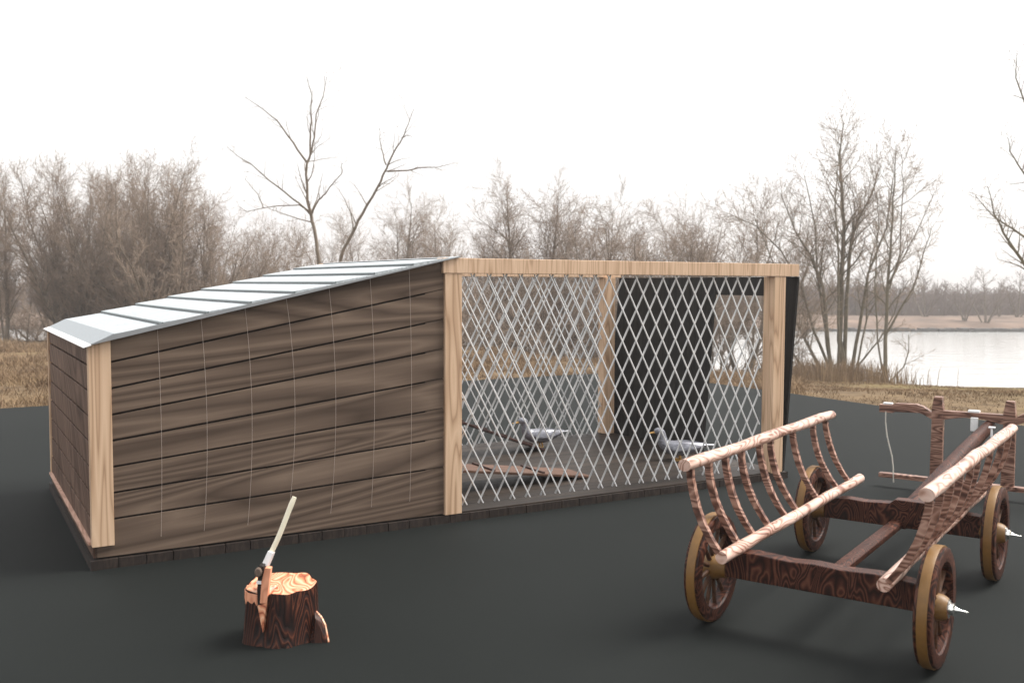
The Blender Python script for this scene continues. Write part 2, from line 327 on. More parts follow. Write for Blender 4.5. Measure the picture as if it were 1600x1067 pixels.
# lattice panels
def clipseg(p, q, x0, x1, z0, z1):
    t0, t1 = 0.0, 1.0; dx, dz = q[0] - p[0], q[1] - p[1]
    for pp, qq in ((-dx, p[0] - x0), (dx, x1 - p[0]), (-dz, p[1] - z0), (dz, z1 - p[1])):
        if abs(pp) < 1e-9:
            if qq < 0: return None
        else:
            r = qq / pp
            if pp < 0: t0 = max(t0, r)
            else: t1 = min(t1, r)
    if t0 >= t1 - .02: return None
    return ((p[0] + dx * t0, p[1] + dz * t0), (p[0] + dx * t1, p[1] + dz * t1))
def lattice(bpl, x0, x1, z0, z1, ph, w1, w2, name='lattice_panel'):
    A, H_ = .1334, .246
    back = MB(); front = MB()
    hx = (z1 - z0 + 1) / H_ * A
    for k in range(-30, 60):
        xc = ph + k * A
        zc = .137
        s = clipseg((xc - hx, zc - hx * H_ / A), (xc + hx, zc + hx * H_ / A), x0, x1, z0, z1)
        if s: back.bar((s[0][0], bpl + .008, s[0][1]), (s[1][0], bpl + .008, s[1][1]), w1, .010)
        s = clipseg((xc - hx, zc + hx * H_ / A), (xc + hx, zc - hx * H_ / A), x0, x1, z0, z1)
        if s: front.bar((s[0][0], bpl - .0035, s[0][1]), (s[1][0], bpl - .0035, s[1][1]), w2, .012)
    o = back.build(name, M_lat, coop); f = front.build('bright_rods', M_lat2, o)
lattice(.030, 2.439, 5.362, .105, 1.771, 2.486, .0108, .0070)
lattice(W_ - .06, 2.439, 5.466, .072, 1.771, 2.52, .0125, .0078)
# thin wires bowed in front of the long wall
for a0, bow, zb in ((.392, .012, .152), (.664, .026, .155), (.945, .035, .158), (1.225, .05, .185), (1.503, .04, .170), (1.778, .026, .180), (2.052, .014, .187)):
    zt = roofz(a0) - .01; pts = []
    for i in range(13):
        t = i / 12; pts.append((a0 - bow * (2 * t - 1) ** 2 - (.0), -.006 - .004 * math.sin(t * PI), zb + (zt - zb) * t))
    MB().tube(pts, .0011, 5).build('wall_wire', M_wire, coop)
# roof sheets: each lower end lies 16 mm proud over the sheet below
M_roofshade = simple('shaded grey sheet', c(150, 156, 160), .5, .3, noise=.16, nscale=90)  # greyer colour carries the shade of the steeper eave sheet
M_seamshade = simple('grey seam shade', c(112, 120, 122), .6, noise=.1, nscale=30)  # strips added over the risers, shade of the left-facing steps put into their grey
M_fascia = simple('grey fascia metal', c(146, 148, 150), .5, .2, noise=.06, nscale=20)
MB().prism([(.0, roofz(.0) + .0), (.128, roofz(.128)), (2.41, roofz(2.41) + .001), (2.41, roofz(2.41) + .006), (.13, roofz(.13) + .030), (.0, roofz(.0) + .005)], 'y', -.0485, -.0455).build('roof_fascia', M_fascia, coop)
seams = [.004, .128, .408, .678, .942, 1.223, 1.499, 1.771, 2.054, 2.415]
F, Bk = -.045, W_ + .0
for i in range(9):
    s0, s1 = seams[i], seams[i + 1]
    lift = .014
    if i == 0: t0, t1 = roofz(s0) + .002, roofz(s1) + .035
    else: t0, t1 = roofz(s0) + .020 + lift, roofz(s1) + .018 + (.0 if i < 8 else -.004)
    b0, b1 = roofz(s0) + .0005, roofz(s1) + .0005
    if i == 8: t1 = roofz(s1) + .006
    m = MB().prism([(s0 + (.0006 if i else 0), b0), (s1 - .0006, b1), (s1 - .0006, t1), (s0 + (.0006 if i else 0), t0)], 'y', F, Bk)
    if i: MB().prism([(s0 - .010, roofz(s0) + .0225), (s0 + .0, roofz(s0) + .0225), (s0 + .0, t0), (s0 - .004, t0 - .001), (s0 - .010, t0 - .004)], 'y', F + .002, Bk - .002).build('seam_shade', M_seamshade, coop)
    m.build('roof_sheet', M_roof if i else M_roofshade, coop)
MB().prism([(-.040, roofz(-.04) - .008), (.0035, roofz(.0) - .004), (.0035, roofz(.0) + .003), (-.040, roofz(-.04) - .003)], 'y', F - .004, Bk).build('eave_flashing', M_white, coop)
MB().prism([(2.30, 1.8815), (2.40, 1.8815), (2.40, roofz(2.40) - .0015), (2.30, roofz(2.30) - .0015)], 'y', -.025, W_ - .1).build('ridge_block', M_darkwall, coop)

def to_world(a, b, z):
    q = Matrix.Rotation(.5263, 4, 'Z') @ Vector((a, b, z)); return (q.x - 2.4734, q.y + 5.7012, q.z)
# ramps
def ramp_thing(label, mat, a0, a1, b0, b1, z0, z1, cleats, cm, w2=None):
    root = empty('coop_ramp', to_world(a1, (b0 + b1) / 2, .067), .5263)
    ln = math.hypot(a1 - a0, z1 - z0); sl = math.atan2(z0 - z1, a1 - a0)
    def P(d, bb, h):       # d metres back from the foot, up the slope
        return (-d * math.cos(sl) + h * math.sin(sl), bb, d * math.sin(sl) + h * math.cos(sl))
    m = MB(); hw = (b1 - b0) / 2
    q = [P(d, bb, h) for d in (0, ln) for bb in (-hw, hw) for h in (.0, .020)]
    m.add(q, [(0, 1, 3, 2), (4, 6, 7, 5), (0, 4, 5, 1), (2, 3, 7, 6), (0, 2, 6, 4), (1, 5, 7, 3)])
    m.build('ramp_board', mat, root, bevel=.003)
    for d in cleats:
        q = [P(dd, bb, h) for dd in (d, d + .022) for bb in (-hw + .01, hw - .01) for h in (.0205, .034)]
        MB().add(q, [(0, 1, 3, 2), (4, 6, 7, 5), (0, 4, 5, 1), (2, 3, 7, 6), (0, 2, 6, 4), (1, 5, 7, 3)]).build('cleat', cm, root)
    return root
r1 = ramp_thing('', M_ramp_dark, 2.44, 4.32, 1.86, 2.14, .76, .068, [.15, .42, .69, .96, 1.23, 1.50, 1.75], M_ramp_dark)
tag(r1, 'narrow dark cleated ramp rising steeply to the left behind the farther duck', 'ramp')
r2 = ramp_thing('', M_ramp, 2.44, 3.95, .54, .92, .27, .068, [.46, .93, 1.3], M_ramp_dark)
tag(r2, 'wide brown board ramp lying almost flat just behind the front lattice', 'ramp')

# ------------------------------------------------------------------ ducks
def make_duck():
    root = empty('duck'); m = MB()
    # along +x = tail to bill.  (x, z, half width, half height)
    sec = [(-.285, .158, .010, .008), (-.25, .152, .026, .016), (-.20, .142, .050, .032), (-.13, .128, .078, .055), (-.05, .118, .096, .074), (.03, .116, .098, .080),
           (.10, .122, .084, .076), (.145, .136, .066, .066)]
    cs = [((x, 0, z), w, h, Vector((1, 0, 0)), Vector((0, 0, 1))) for x, z, w, h in sec]
    neck = [((.170, 0, .168), .060, .064, 40), ((.184, 0, .200), .051, .054, 66), ((.188, 0, .235), .043, .046, 86), ((.192, 0, .262), .040, .044, 84), ((.203, 0, .284), .042, .046, 62),
            ((.224, 0, .294), .041, .041, 20), ((.250, 0, .290), .032, .031, -5), ((.266, 0, .284), .019, .019, -10)]
    for p, w, h, an in neck:
        d = Vector((math.cos(R(an)), 0, math.sin(R(an)))); cs.append((p, w, h, d, Vector((-d.z, 0, d.x))))
    S = 16; vs = []
    for p, w, h, d, u in cs:
        for k in range(S):
            a = 2 * PI * k / S; vs.append(Vector(p) + Vector((0, 1, 0)) * (w * math.cos(a)) + u * (h * math.sin(a)))
    n = len(cs); fs = [(i * S + k, i * S + (k + 1) % S, (i + 1) * S + (k + 1) % S, (i + 1) * S + k) for i in range(n - 1) for k in range(S)]
    fs += [tuple(range(S)), tuple((n - 1) * S + k for k in range(S - 1, -1, -1))]
    m.add(vs, fs); body = m.build('body', M_duck, root, smooth=True, angle=80)
    sm = body.modifiers.new('sub', 'SUBSURF'); sm.levels = 1; sm.render_levels = 2
    for s in (-1, 1):     # folded wings
        m = MB(); vs = []
        prof = [(.115, .135, .006, .02), (.08, .142, .014, .042), (.0, .148, .017, .050), (-.09, .150, .016, .042), (-.17, .156, .013, .026), (-.235, .165, .008, .012), (-.262, .170, .003, .004)]
        wid = [.070, .086, .094, .083, .060, .030, .018]
        for (x, z, t, h), y in zip(prof, wid):
            for k in range(10):
                a = 2 * PI * k / 10; zz = z + h * math.sin(a)
                vs.append((x, s * (y - .012 * (zz - z) / max(h, .001) * 1.6 + t * math.cos(a)), zz))
        n = len(prof); fs = [(i * 10 + k, i * 10 + (k + 1) % 10, (i + 1) * 10 + (k + 1) % 10, (i + 1) * 10 + k) for i in range(n - 1) for k in range(10)]
        fs += [tuple(range(10)), tuple((n - 1) * 10 + k for k in range(9, -1, -1))]
        w = m.add(vs, fs).build('wing', M_duck, root, smooth=True, angle=80); q = w.modifiers.new('sub', 'SUBSURF'); q.levels = 1; q.render_levels = 1
    m = MB(); m.prism([(-.25, -.022), (-.335, -.030), (-.348, 0), (-.335, .030), (-.25, .022)], 'z', .150, .160); m.build('tail', M_ducklight, root, bevel=.003)
    m = MB(); vs = []
    for x, z, w, h in ((.252, .279, .017, .016), (.272, .275, .0145, .011), (.295, .270, .0155, .0075), (.318, .268, .0165, .0055), (.332, .267, .010, .0035)):
        for k in range(10):
            a = 2 * PI * k / 10; vs.append((x, w * math.cos(a), z + h * math.sin(a)))
    fs = [(i * 10 + k, i * 10 + (k + 1) % 10, (i + 1) * 10 + (k + 1) % 10, (i + 1) * 10 + k) for i in range(4) for k in range(10)] + [tuple(range(10)), tuple(40 + k for k in range(9, -1, -1))]
    m.add(vs, fs).build('bill', M_bill, root, smooth=True, angle=80)
    for s in (-1, 1):
        m = MB(); m.lathe([(0, -.0045), (.0035, -.0028), (.0045, 0), (.0035, .0028), (0, .0045)], seg=10, c=(.238, s * .0365, .302)); m.build('eye', M_eye, root, smooth=True, angle=80)
        m = MB(); m.tube([(.01, s * .04, .065), (.005, s * .042, .03), (.0, s * .042, .008)], [.011, .008, .007], 7)
        m.add([(-.012, s * .042 - .006, .001), (-.012, s * .042 + .006, .001), (.062, s * .042 + .036, .001), (.072, s * .042, .001), (.062, s * .042 - .036, .001),
               (-.012, s * .042 - .006, .010), (-.012, s * .042 + .006, .010), (.062, s * .042 + .036, .005), (.072, s * .042, .006), (.062, s * .042 - .036, .005)],
              [(0, 4, 3, 2, 1), (5, 6, 7, 8, 9)] + [(i, (i + 1) % 5, 5 + (i + 1) % 5, 5 + i) for i in range(5)])
        m.build('foot', M_bill, root)
    return root
d2 = make_duck(); d2.location = to_world(5.17, .84, .067); d2.rotation_euler = (0, 0, R(178)); d2.scale = (.93,) * 3
tag(d2, 'grey duck standing in front of the dark plank wall at the right of the run', 'duck', 'ducks in the run')
d1 = copy_tree(d2); d1.location = to_world(4.40, 2.06, .075); d1.rotation_euler = (0, 0, R(200)); d1.scale = (.93,) * 3
tag(d1, 'grey duck at the foot of the dark ramp near the back mesh', 'duck', 'ducks in the run')

# ------------------------------------------------------------------ hay cart
cart = empty('hay_cart', (1.457, 4.5795, 0), -.6108)
tag(cart, 'small wooden ladder cart with four spoked wheels and an ox yoke on its pole', 'cart')
HZ = .272
def make_wheel():
    w = MB().lathe([(.205, -.036), (.258, -.038), (.265, -.034), (.265, .034), (.258, .038), (.205, .036), (.198, .028), (.198, -.028), (.205, -.036)], 'x', 56).build('wheel', M_wheel, None, smooth=True)
    MB().lathe([(.2645, -.021), (.2715, -.0215), (.2725, -.019), (.2725, .019), (.2715, .0215), (.2645, .021)], 'x', 56).build('tyre', M_ochre, w, smooth=True)
    for k in range(12):
        a = 2 * PI * k / 12; u = Vector((0, math.cos(a), math.sin(a)))
        MB().tube([u * .040 + Vector((0, 0, 0)), u * .12, u * .203], [.0125, .0105, .0115], 8).build('spoke', M_spoke, w, smooth=True)
    MB().lathe([(0, -.088), (.034, -.088), (.046, -.080), (.050, -.05), (.060, -.022), (.062, 0), (.058, .030), (.050, .048), (.044, .056), (0, .056)], 'x', 28).build('hub', M_ochre, w, smooth=True)
    MB().lathe([(0, .0555), (.042, .0555), (.042, .060), (.028, .066), (.027, .076), (.031, .079), (.017, .084), (.010, .094), (.005, .112), (.0008, .136), (0, .137)], 'x', 24).build('hub_spike', M_silver, w, smooth=True)
    return w
w0 = make_wheel(); w0.parent = cart
for i, (s, t) in enumerate(((.53, 0.0), (-.53, 0.0), (.53, 1.589), (-.53, 1.589))):
    w = w0 if i == 0 else copy_tree(w0, cart)
    if s < 0:
        for ch in [x for x in bpy.data.objects if x.parent == w and x.name.startswith('hub_spike')]: bpy.data.objects.remove(ch)
    w.location = (s, t, HZ); w.rotation_euler = (R(13 * i + 7), 0, 0 if s > 0 else PI)
def axle(t, prof):
    m = MB(); m.prism(prof, 'y', t - .045, t + .045); return m.build('axle_beam', M_axle, cart, bevel=.005)
axle(0.0, [(-.445, .245), (.455, .245), (.455, .372), (.36, .380), (.28, .384), (.12, .376), (.0, .382), (-.12, .374), (-.30, .384), (-.40, .372), (-.445, .374)])
axle(1.589, [(-.445, .235), (.455, .235), (.455, .362), (.28, .372), (.22, .374), (.20, .402), (-.02, .402), (-.05, .376), (-.20, .366), (-.30, .372), (-.445, .356)])
for t in (0.0, 1.589): MB().tube([(-.50, t, HZ), (.50, t, HZ)], .026, 12).build('axle_shaft', M_axle, cart, smooth=True)
MB().prism([(-.034, .235), (.030, .235), (.034, .268), (.012, .284), (-.034, .280)], 'y', .046, 1.543).build('reach_pole', M_reach, cart, bevel=.004)
TT = [-.25, -.03, .18, .40, .665, .84, 1.22, 1.60, 1.86]
def wobble(p0, p1, n, amp, seed):
    r = random.Random(seed); out = []
    for i in range(n + 1):
        t = i / n; out.append((p0[0] + (p1[0] - p0[0]) * t + r.uniform(-amp, amp), p0[1] + (p1[1] - p0[1]) * t, p0[2] + (p1[2] - p0[2]) * t + r.uniform(-amp, amp)))
    return out
for s in (-1, 1):
    pts = wobble((s * .371, -.265, .405), (s * .371, 2.07, .405), 10, .0025, 5 + s)
    MB().tube(pts, [.0305 + .002 * math.sin(i * 2.1) for i in range(11)], 16).build('lower_rail', M_rail, cart, smooth=True)
    pts = wobble((s * .546, -.315, .832), (s * .546, 1.99, .832), 10, .003, 9 + s)
    MB().tube(pts, [.033 + .002 * math.sin(i * 1.7) for i in range(11)], 16, squash=.9).build('upper_rail', M_rail, cart, smooth=True)
    for j, t in enumerate(TT):
        prof = [(.546, .815), (.543, .76), (.528, .69), (.505, .615), (.473, .545), (.432, .478), (.385, .415)]
        MB().tube([(s * x, t + .004 * math.sin(j * 3 + i), z) for i, (x, z) in enumerate(prof)], [.022, .0215, .0225, .0225, .0215, .020, .019], 4, squash=1.0, phase=PI / 4).build('rung', M_rung, cart, smooth=True, angle=50)
# pole and yoke
YT = 3.95
MB().tube([(.0, 1.645, .262), (.03, 2.2, .345), (.085, 3.1, .49), (.115, 3.90, .575), (.118, 3.985, .585)], [.062, .060, .054, .048, .046], 10).build('draught_pole', M_reach, cart, smooth=True, angle=50)
up = [(-.729, .695), (-.634, .694), (-.598, .712), (-.43, .716), (-.375, .700), (-.32, .662), (-.231, .679), (0, .680), (.209, .680), (.30, .660), (.36, .700), (.42, .716), (.598, .712), (.634, .694), (.729, .695)]
lo = [(.729, .630), (.625, .628), (.598, .640), (.404, .646), (.36, .628), (.31, .604), (.20, .604), (.10, .630), (0, .640), (-.10, .630), (-.22, .606), (-.32, .604), (-.36, .628), (-.404, .646), (-.598, .640), (-.625, .628), (-.729, .630)]
m = MB(); m.prism(up + lo, 'y', YT - .032, YT + .032); m.build('yoke_beam', M_yoke, cart, bevel=.004)
for s in (-1, 1):
    cx = .263 if s > 0 else -.268
    m = MB().prism([(cx - .050, .10), (cx + .046, .10), (cx + .044, .60), (cx + .044, .690), (cx + .032, .79), (cx - .028, .79), (cx - .044, .690), (cx - .042, .60)], 'y', YT - .020, YT + .020)
    # the post passes through a mortise: slightly proud of the beam in front and behind
    for i, v in enumerate(m.v):
        if v[2] > .595: m.v[i] = (v[0], YT + (v[1] - YT) * 1.8, v[2])
    m.build('yoke_post', M_yoke, cart, bevel=.003)
MB().box(-.72, .72, YT - .035, YT + .035, .078, .1145).build('yoke_bar', M_yoke, cart, bevel=.003)
MB().box(-.040, .046, YT - .028, YT + .028, .679, .697).build('yoke_pin', M_white, cart, bevel=.003)
MB().box(-.012, .042, YT - .062, YT - .034, .535, .645).build('yoke_pin', M_white, cart, bevel=.004)
for s in (-1, 1):
    MB().box(s * .664 - .038, s * .664 + .038, YT - .02, YT + .02, .6965, .712).build('yoke_pin', M_white, cart, bevel=.003)
    pts = [(s * .673, YT - .034, .640), (s * .672, YT - .036, .55), (s * .658, YT - .038, .44), (s * .640, YT - .038, .365), (s * .612, YT - .038, .262), (s * .600, YT - .038, .16), (s * .598, YT - .037, .10), (s * .594, YT - .037, .045)]
    MB().tube(pts, .0055, 6).build('yoke_rope', M_rope, cart, smooth=True)
MB().box(.17, .215, 3.56, 3.60, .612, .624).build('pole_pin', M_white, cart, bevel=.002)
MB().box(.186, .20, 3.565, 3.58, .545, .612).build('pole_pin', M_white, cart)

# ------------------------------------------------------------------ chopping block and axe
stump = empty('chopping_block', (-1.105, 4.62, 0)); tag(stump, 'dark barked chopping stump with bright cut top and an axe stuck in it', 'stump')
S = 64; rr = random.Random(11)
def srad(a, h):
    e = .158 + .008 * math.sin(2 * a + 1) + .006 * math.sin(5 * a + 2) + .004 * math.sin(9 * a)
    for a0, d, w in ((-1.95, .030, .13), (-1.30, .014, .10), (2.9, .012, .15), (-.5, .008, .2)):     # folds in the bark
        x = (a - a0 + PI) % (2 * PI) - PI; e -= d * math.exp(-(x / w) ** 2) * (.5 + .5 * h)
    return e * (1.035 - .05 * h + .05 * (1 - h) ** 4)
hts = [0, .02, .06, .1, .14, .18, .22, .25, 1]
def toph(a): return .262 + .012 * math.sin(a - .3) + .003 * math.sin(3 * a) - .05 * math.exp(-(((a + 1.95 + PI) % (2 * PI) - PI) / .14) ** 2) + .003 * math.sin(7 * a + 1)
m = MB(); vs = []; rows = 14
for i in range(rows + 1):
    for k in range(S):
        a = 2 * PI * k / S; h = i / rows; r = srad(a, h) + rr.uniform(-.0012, .0012); vs.append((r * math.cos(a), r * math.sin(a), toph(a) * h))
for i in range(5):   # rim rolls inwards a little
    pass
fs = [(i * S + k, i * S + (k + 1) % S, (i + 1) * S + (k + 1) % S, (i + 1) * S + k) for i in range(rows) for k in range(S)]
m.add(vs, fs); m.build('bark', M_bark, stump, smooth=True, angle=50)
m = MB(); vs = []
for i in range(9):
    q = i / 8
    for k in range(S):
        a = 2 * PI * k / S; r = (srad(a, 1) - .001) * q * .985
        z = (toph(a) - .002) * q ** 2 + (.264 + .002 * math.sin(r * 30 + a)) * (1 - q ** 2)
        vs.append((r * math.cos(a), r * math.sin(a), z))
fs = [(i * S + k, i * S + (k + 1) % S, (i + 1) * S + (k + 1) % S, (i + 1) * S + k) for i in range(8) for k in range(S)]
m.add(vs, fs); m.build('cut_top', M_cut, stump, smooth=True, angle=50)
m = MB()    # root spur split off at the right
m.add([(0.1620, -0.0225, 0.0000), (0.2370, -0.0862, 0.0000), (0.1720, -0.0905, 0.0000), (0.1570, -0.0140, 0.1350), (0.1900, -0.0310, 0.1080), (0.2170, -0.0650, 0.0810), (0.1770, -0.0777, 0.1134), (0.1320, -0.0650, 0.0000)],
      [(0, 1, 2, 7), (0, 3, 4, 5, 1), (1, 5, 6, 2), (2, 6, 3, 7), (3, 6, 5, 4), (0, 7, 3)])
m.build('root_spur', M_bark, stump)
m = MB().add([(0.1630, -0.0208, 0.0032), (0.2385, -0.0854, 0.0032), (0.2185, -0.0641, 0.0821), (0.1915, -0.0301, 0.1102), (0.1590, -0.0123, 0.1361), (0.1700, -0.0174, 0.0032), (0.2440, -0.0803, 0.0032), (0.2245, -0.0599, 0.0799), (0.1980, -0.0250, 0.1080), (0.1650, -0.0089, 0.1339)],
      [(0, 1, 2, 3, 4), (9, 8, 7, 6, 5), (0, 5, 6, 1), (1, 6, 7, 2), (2, 7, 8, 3), (3, 8, 9, 4), (4, 9, 5, 0)])
m.build('split_face', M_cut, stump)
# light split wedge in the front cleft and rough left lip
MB().add([(-.078, -.150, .200), (-.034, -.150, .210), (-.046, -.156, .145), (-.052, -.161, .075), (-.060, -.10, .20), (-.03, -.10, .21), (-.05, -.12, .08)],
         [(0, 3, 2, 1), (0, 1, 5, 4), (1, 2, 6, 5), (2, 3, 6), (3, 0, 4, 6), (4, 5, 6)]).build('split_wood', M_cut, stump)
m = MB(); vs = []; n = 13      # chipped rim at the left front
for k in range(n):
    a = -2.95 + k * (.92 / (n - 1)); hb = .80 + .10 * abs(math.sin(k * 1.9)) - .08 * math.sin(PI * k / (n - 1)); e = math.sin(PI * k / (n - 1))
    r = srad(a, hb); zt = toph(a)
    vs += [((r + .003) * math.cos(a), (r + .003) * math.sin(a), zt * hb), ((r + .002) * math.cos(a), (r + .002) * math.sin(a), zt - .012 * e),
           ((r - .030 - .02 * e) * math.cos(a), (r - .030 - .02 * e) * math.sin(a), zt + .004), ((r - .035) * math.cos(a), (r - .035) * math.sin(a), zt * hb)]
m.add(vs, [(k * 4 + i, k * 4 + 4 + i, k * 4 + 4 + (i + 1) % 4, k * 4 + (i + 1) % 4) for k in range(n - 1) for i in range(4)] + [(0, 1, 2, 3), (n * 4 - 1, n * 4 - 2, n * 4 - 3, n * 4 - 4)])
m.build('split_wood', M_copper, stump)

axe = empty('axe', (-1.160, 4.52, .21)); tag(axe, 'ivory handled axe standing upright, blade sunk in the chopping stump', 'axe')
# axe local: handle rises to the right
h0 = Vector((.022, .03, .215)); h1 = Vector((.130, .075, .475))
hp = [h0 + (h1 - h0) * t + Vector((.003 * math.sin(t * PI * 1.6), 0, 0)) for t in [i / 10 for i in range(11)]]
MB().tube(hp, [.0108] * 8 + [.0112, .0114, .0090], 12, squash=1.15).build('handle', M_handle, axe, smooth=True, angle=60)
dh = (h1 - h0).normalized()
MB().tube([h0 - dh * .060, h0 + dh * .010], [.034, .031], 4, phase=PI / 4, squash=.6).build('collar', M_white, axe, bevel=.002)
m = MB()     # head seen nearly edge-on: thin wedge with a rounded poll
m.prism([(-.018, -.080), (-.010, -.02), (-.006, .06), (.004, .135), (.004, .175), (-.016, .178), (-.022, .13), (-.026, .06), (-.024, -.02)], 'y', -.045, .030)
m.build('head', M_steel, axe, bevel=.003)
MB().lathe([(0, 0), (.014, 0), (.0165, .004), (.0165, .016), (.013, .019), (0, .019)], 'x', 18).build('poll', M_poll, axe, smooth=True)
po = [o for o in bpy.data.objects if o.name == 'poll'][0]; po.location = (-.015, -.047, .150); po.rotation_euler = (0, 0, R(-90)); po.scale = (1, 1, 1.35)
MB().box(-.026, -.004, -.052, -.040, .092, .106).build('edge_band', M_white, axe)
MB().add([(-.012, -.05, .0), (.020, -.05, .0), (.040, -.046, .165), (.014, -.05, .168), (-.004, -.05, .10), (-.012, -.012, .0), (.02, -.012, .0), (.040, -.012, .165), (.014, -.012, .168), (-.004, -.012, .10)],
         [(0, 1, 2, 3, 4), (9, 8, 7, 6, 5), (0, 5, 6, 1), (1, 6, 7, 2), (2, 7, 8, 3), (3, 8, 9, 4), (4, 9, 5, 0)]).build('wooden_wedge', M_copper, axe, bevel=.002)

# ------------------------------------------------------------------ ground, field, river
CAMZ = 1.7
slab_pts = [(-60, -14.5), (-60, -20), (30, -20), (30, -28.8), (6.177 + 18, 11.895 - 34), (6.177, 11.895), (4.406, 15.20), (3.35, 17.0), (2.60, 18.2), (2.05, 18.75), (1.3, 18.42), (-.896, 17.04), (-6.908, 13.093)]
slab_pts = [(-34, -4.7), (-34, -20), (23, -20), (6.177, 11.895), (4.406, 15.20), (3.35, 17.0), (2.60, 18.15), (2.05, 18.65), (1.3, 18.40), (-.896, 17.04), (-6.908, 13.093)]
g_ = MB().prism(slab_pts, 'z', -.05, 0.0).build('ground', M_ground); tag(g_, kind='structure')

def lerp_tab(x, tab):
    if x <= tab[0][0]: return tab[0][1]
    for (x0, y0), (x1, y1) in zip(tab, tab[1:]):
        if x <= x1: return y0 + (y1 - y0) * (x - x0) / (x1 - x0)
    return tab[-1][1]
def smooth(a, b, x):
    t = max(0, min(1, (x - a) / (b - a))); return t * t * (3 - 2 * t)
FAR_Y = 98
def terr(x, y):
    """height of the near land: a plateau on the left, a steady fall to the river on the right"""
    if y < 6: return -.06
    r = x / max(y, 1)
    d = math.hypot(x, y) * .35 + y * .65
    sl = lerp_tab(r, [(-.3, .030), (-.05, .038), (.08, .055), (.19, .078), (.32, .090), (.40, .099), (.52, .105), (.8, .11)])
    edge = lerp_tab(r, [(-.3, 44), (-.05, 40), (.08, 34), (.19, 16), (.6, 13)])
    z = -.06 - sl * max(0, y - 16) - .09 * max(0, y - edge) * (1 - smooth(.05, .19, r))
    z += .05 * math.sin(x * .9 + y * .4) * smooth(18, 26, y) + .04 * math.sin(x * .37 - y * .8) * smooth(18, 26, y)
    return max(z, -4.5)
m = MB(); xs = [-160 + i * 4 for i in range(20)] + [-80 + i * 1.5 for i in range(104)] + [76 + i * 6 for i in range(20)]
ys = [-40, -20, 0, 6] + [8 + i * 1.2 for i in range(75)] + [98 + i * 6 for i in range(3)]
vs = [(x, y, terr(x, y) if y < 97 else -4.5) for y in ys for x in xs]; nx = len(xs)
m.add(vs, [(j * nx + i, j * nx + i + 1, (j + 1) * nx + i + 1, (j + 1) * nx + i) for j in range(len(ys) - 1) for i in range(nx - 1)])
fl = m.build('field', M_field, smooth=True, angle=180); tag(fl, kind='structure')
rv = MB().add([(-400, 20, -3), (500, 20, -3), (500, 120, -3), (-400, 120, -3)], [(0, 1, 2, 3)]).build('river', M_water); tag(rv, kind='structure')
# far bank
def farz(x, y):
    t = y - (FAR_Y + .02 * x)
    return -3.4 + 1.0 * smooth(0, 1.6, t) + .55 * smooth(2, 10, t) - 1.3 * smooth(12, 60, t) + .05 * math.sin(x * .23)
xs = [-300 + i * 8 for i in range(98)]; ys = [94, 97, 98, 98.8, 99.6, 101, 104, 110, 120, 140, 180, 260, 420, 470]
m = MB(); nx = len(xs); vs = [(x, y, farz(x, y)) for y in ys for x in xs]
m.add(vs, [(j * nx + i, j * nx + i + 1, (j + 1) * nx + i + 1, (j + 1) * nx + i) for j in range(len(ys) - 1) for i in range(nx - 1)])
fb = m.build('far_bank', M_farbank, smooth=True, angle=180); tag(fb, kind='structure')
m = MB(); rs = random.Random(8)
for i in range(260):
    x = -60 + i * .62 + rs.uniform(-.2, .2); y0 = FAR_Y + .02 * x
    s = rs.uniform(.35, .6); m.box(x - s, x + s * .8, y0 - .2 + rs.uniform(-.15, .15), y0 + .9, -3.3, -2.72 + rs.uniform(-.1, .1))
rv2 = m.build('stone_revetment', M_stone); tag(rv2, kind='structure')

# ------------------------------------------------------------------ bare trees
def branch_gen(P, r, trunk, crown):
    def grow(p, d, ln, rad, lev):
        n = P['seg'][lev]; pts = [p.copy()]; rads = [rad]; step = ln / n; dd = d.copy(); q = p.copy(); end = rad * P['taper'][lev]
        for i in range(n):
            dd = dd + Vector((r.gauss(0, 1), r.gauss(0, 1), r.gauss(0, 1))) * P['wob'][lev] + Vector((0, 0, P['up'][lev]))
            dd.normalize(); q = q + dd * step; pts.append(q.copy()); rads.append(rad + (end - rad) * ((i + 1) / n))
        (trunk if lev <= P.get('tlev', 1) else crown).tube(pts, rads, P['sides'][lev], cap=False)
        kids(pts, rads, ln, lev)
    def kids(pts, rads, ln, lev, k=None):
        if lev + 1 >= len(P['seg']): return
        n = len(pts) - 1
        k = k or max(1, int(P['kids'][lev] * (.7 + .6 * r.random()) * min(1.3, ln / P['ref'][lev])))
        for j in range(k):
            t = min(P['start'][lev] + (1 - P['start'][lev]) * ((j + r.random()) / k), .995)
            f = t * n; i = int(f); u = f - i; base = pts[i].lerp(pts[i + 1], u); bd = (pts[i + 1] - pts[i]).normalized()
            ax = bd.orthogonal().normalized(); ax.rotate(Matrix.Rotation(r.uniform(0, 2 * PI), 3, bd))
            cd = bd.copy(); cd.rotate(Matrix.Rotation(R(r.gauss(P['ang'][lev], 8)), 3, ax))
            br = rads[i] + (rads[i + 1] - rads[i]) * u
            L2 = P['len'][lev] * (1 - P['fall'][lev] * t) * r.uniform(.7, 1.25) * (ln / P['ref'][lev]) ** .6
            grow(base, cd, L2, max(br * P['rr'][lev] * r.uniform(.75, 1.1), P['rmin']), lev + 1)
    return grow, kids
def gen_tree(seed, P):
    r = random.Random(seed); trunk = MB(); crown = MB(); grow, kids = branch_gen(P, r, trunk, crown)
    for x, y, az, el, ln, rad in P['stems']:
        az, el = R(az), R(el); grow(Vector((x, y, -.15)), Vector((math.cos(az) * math.cos(el), math.sin(az) * math.cos(el), math.sin(el))), ln, rad, 0)
    return trunk, crown
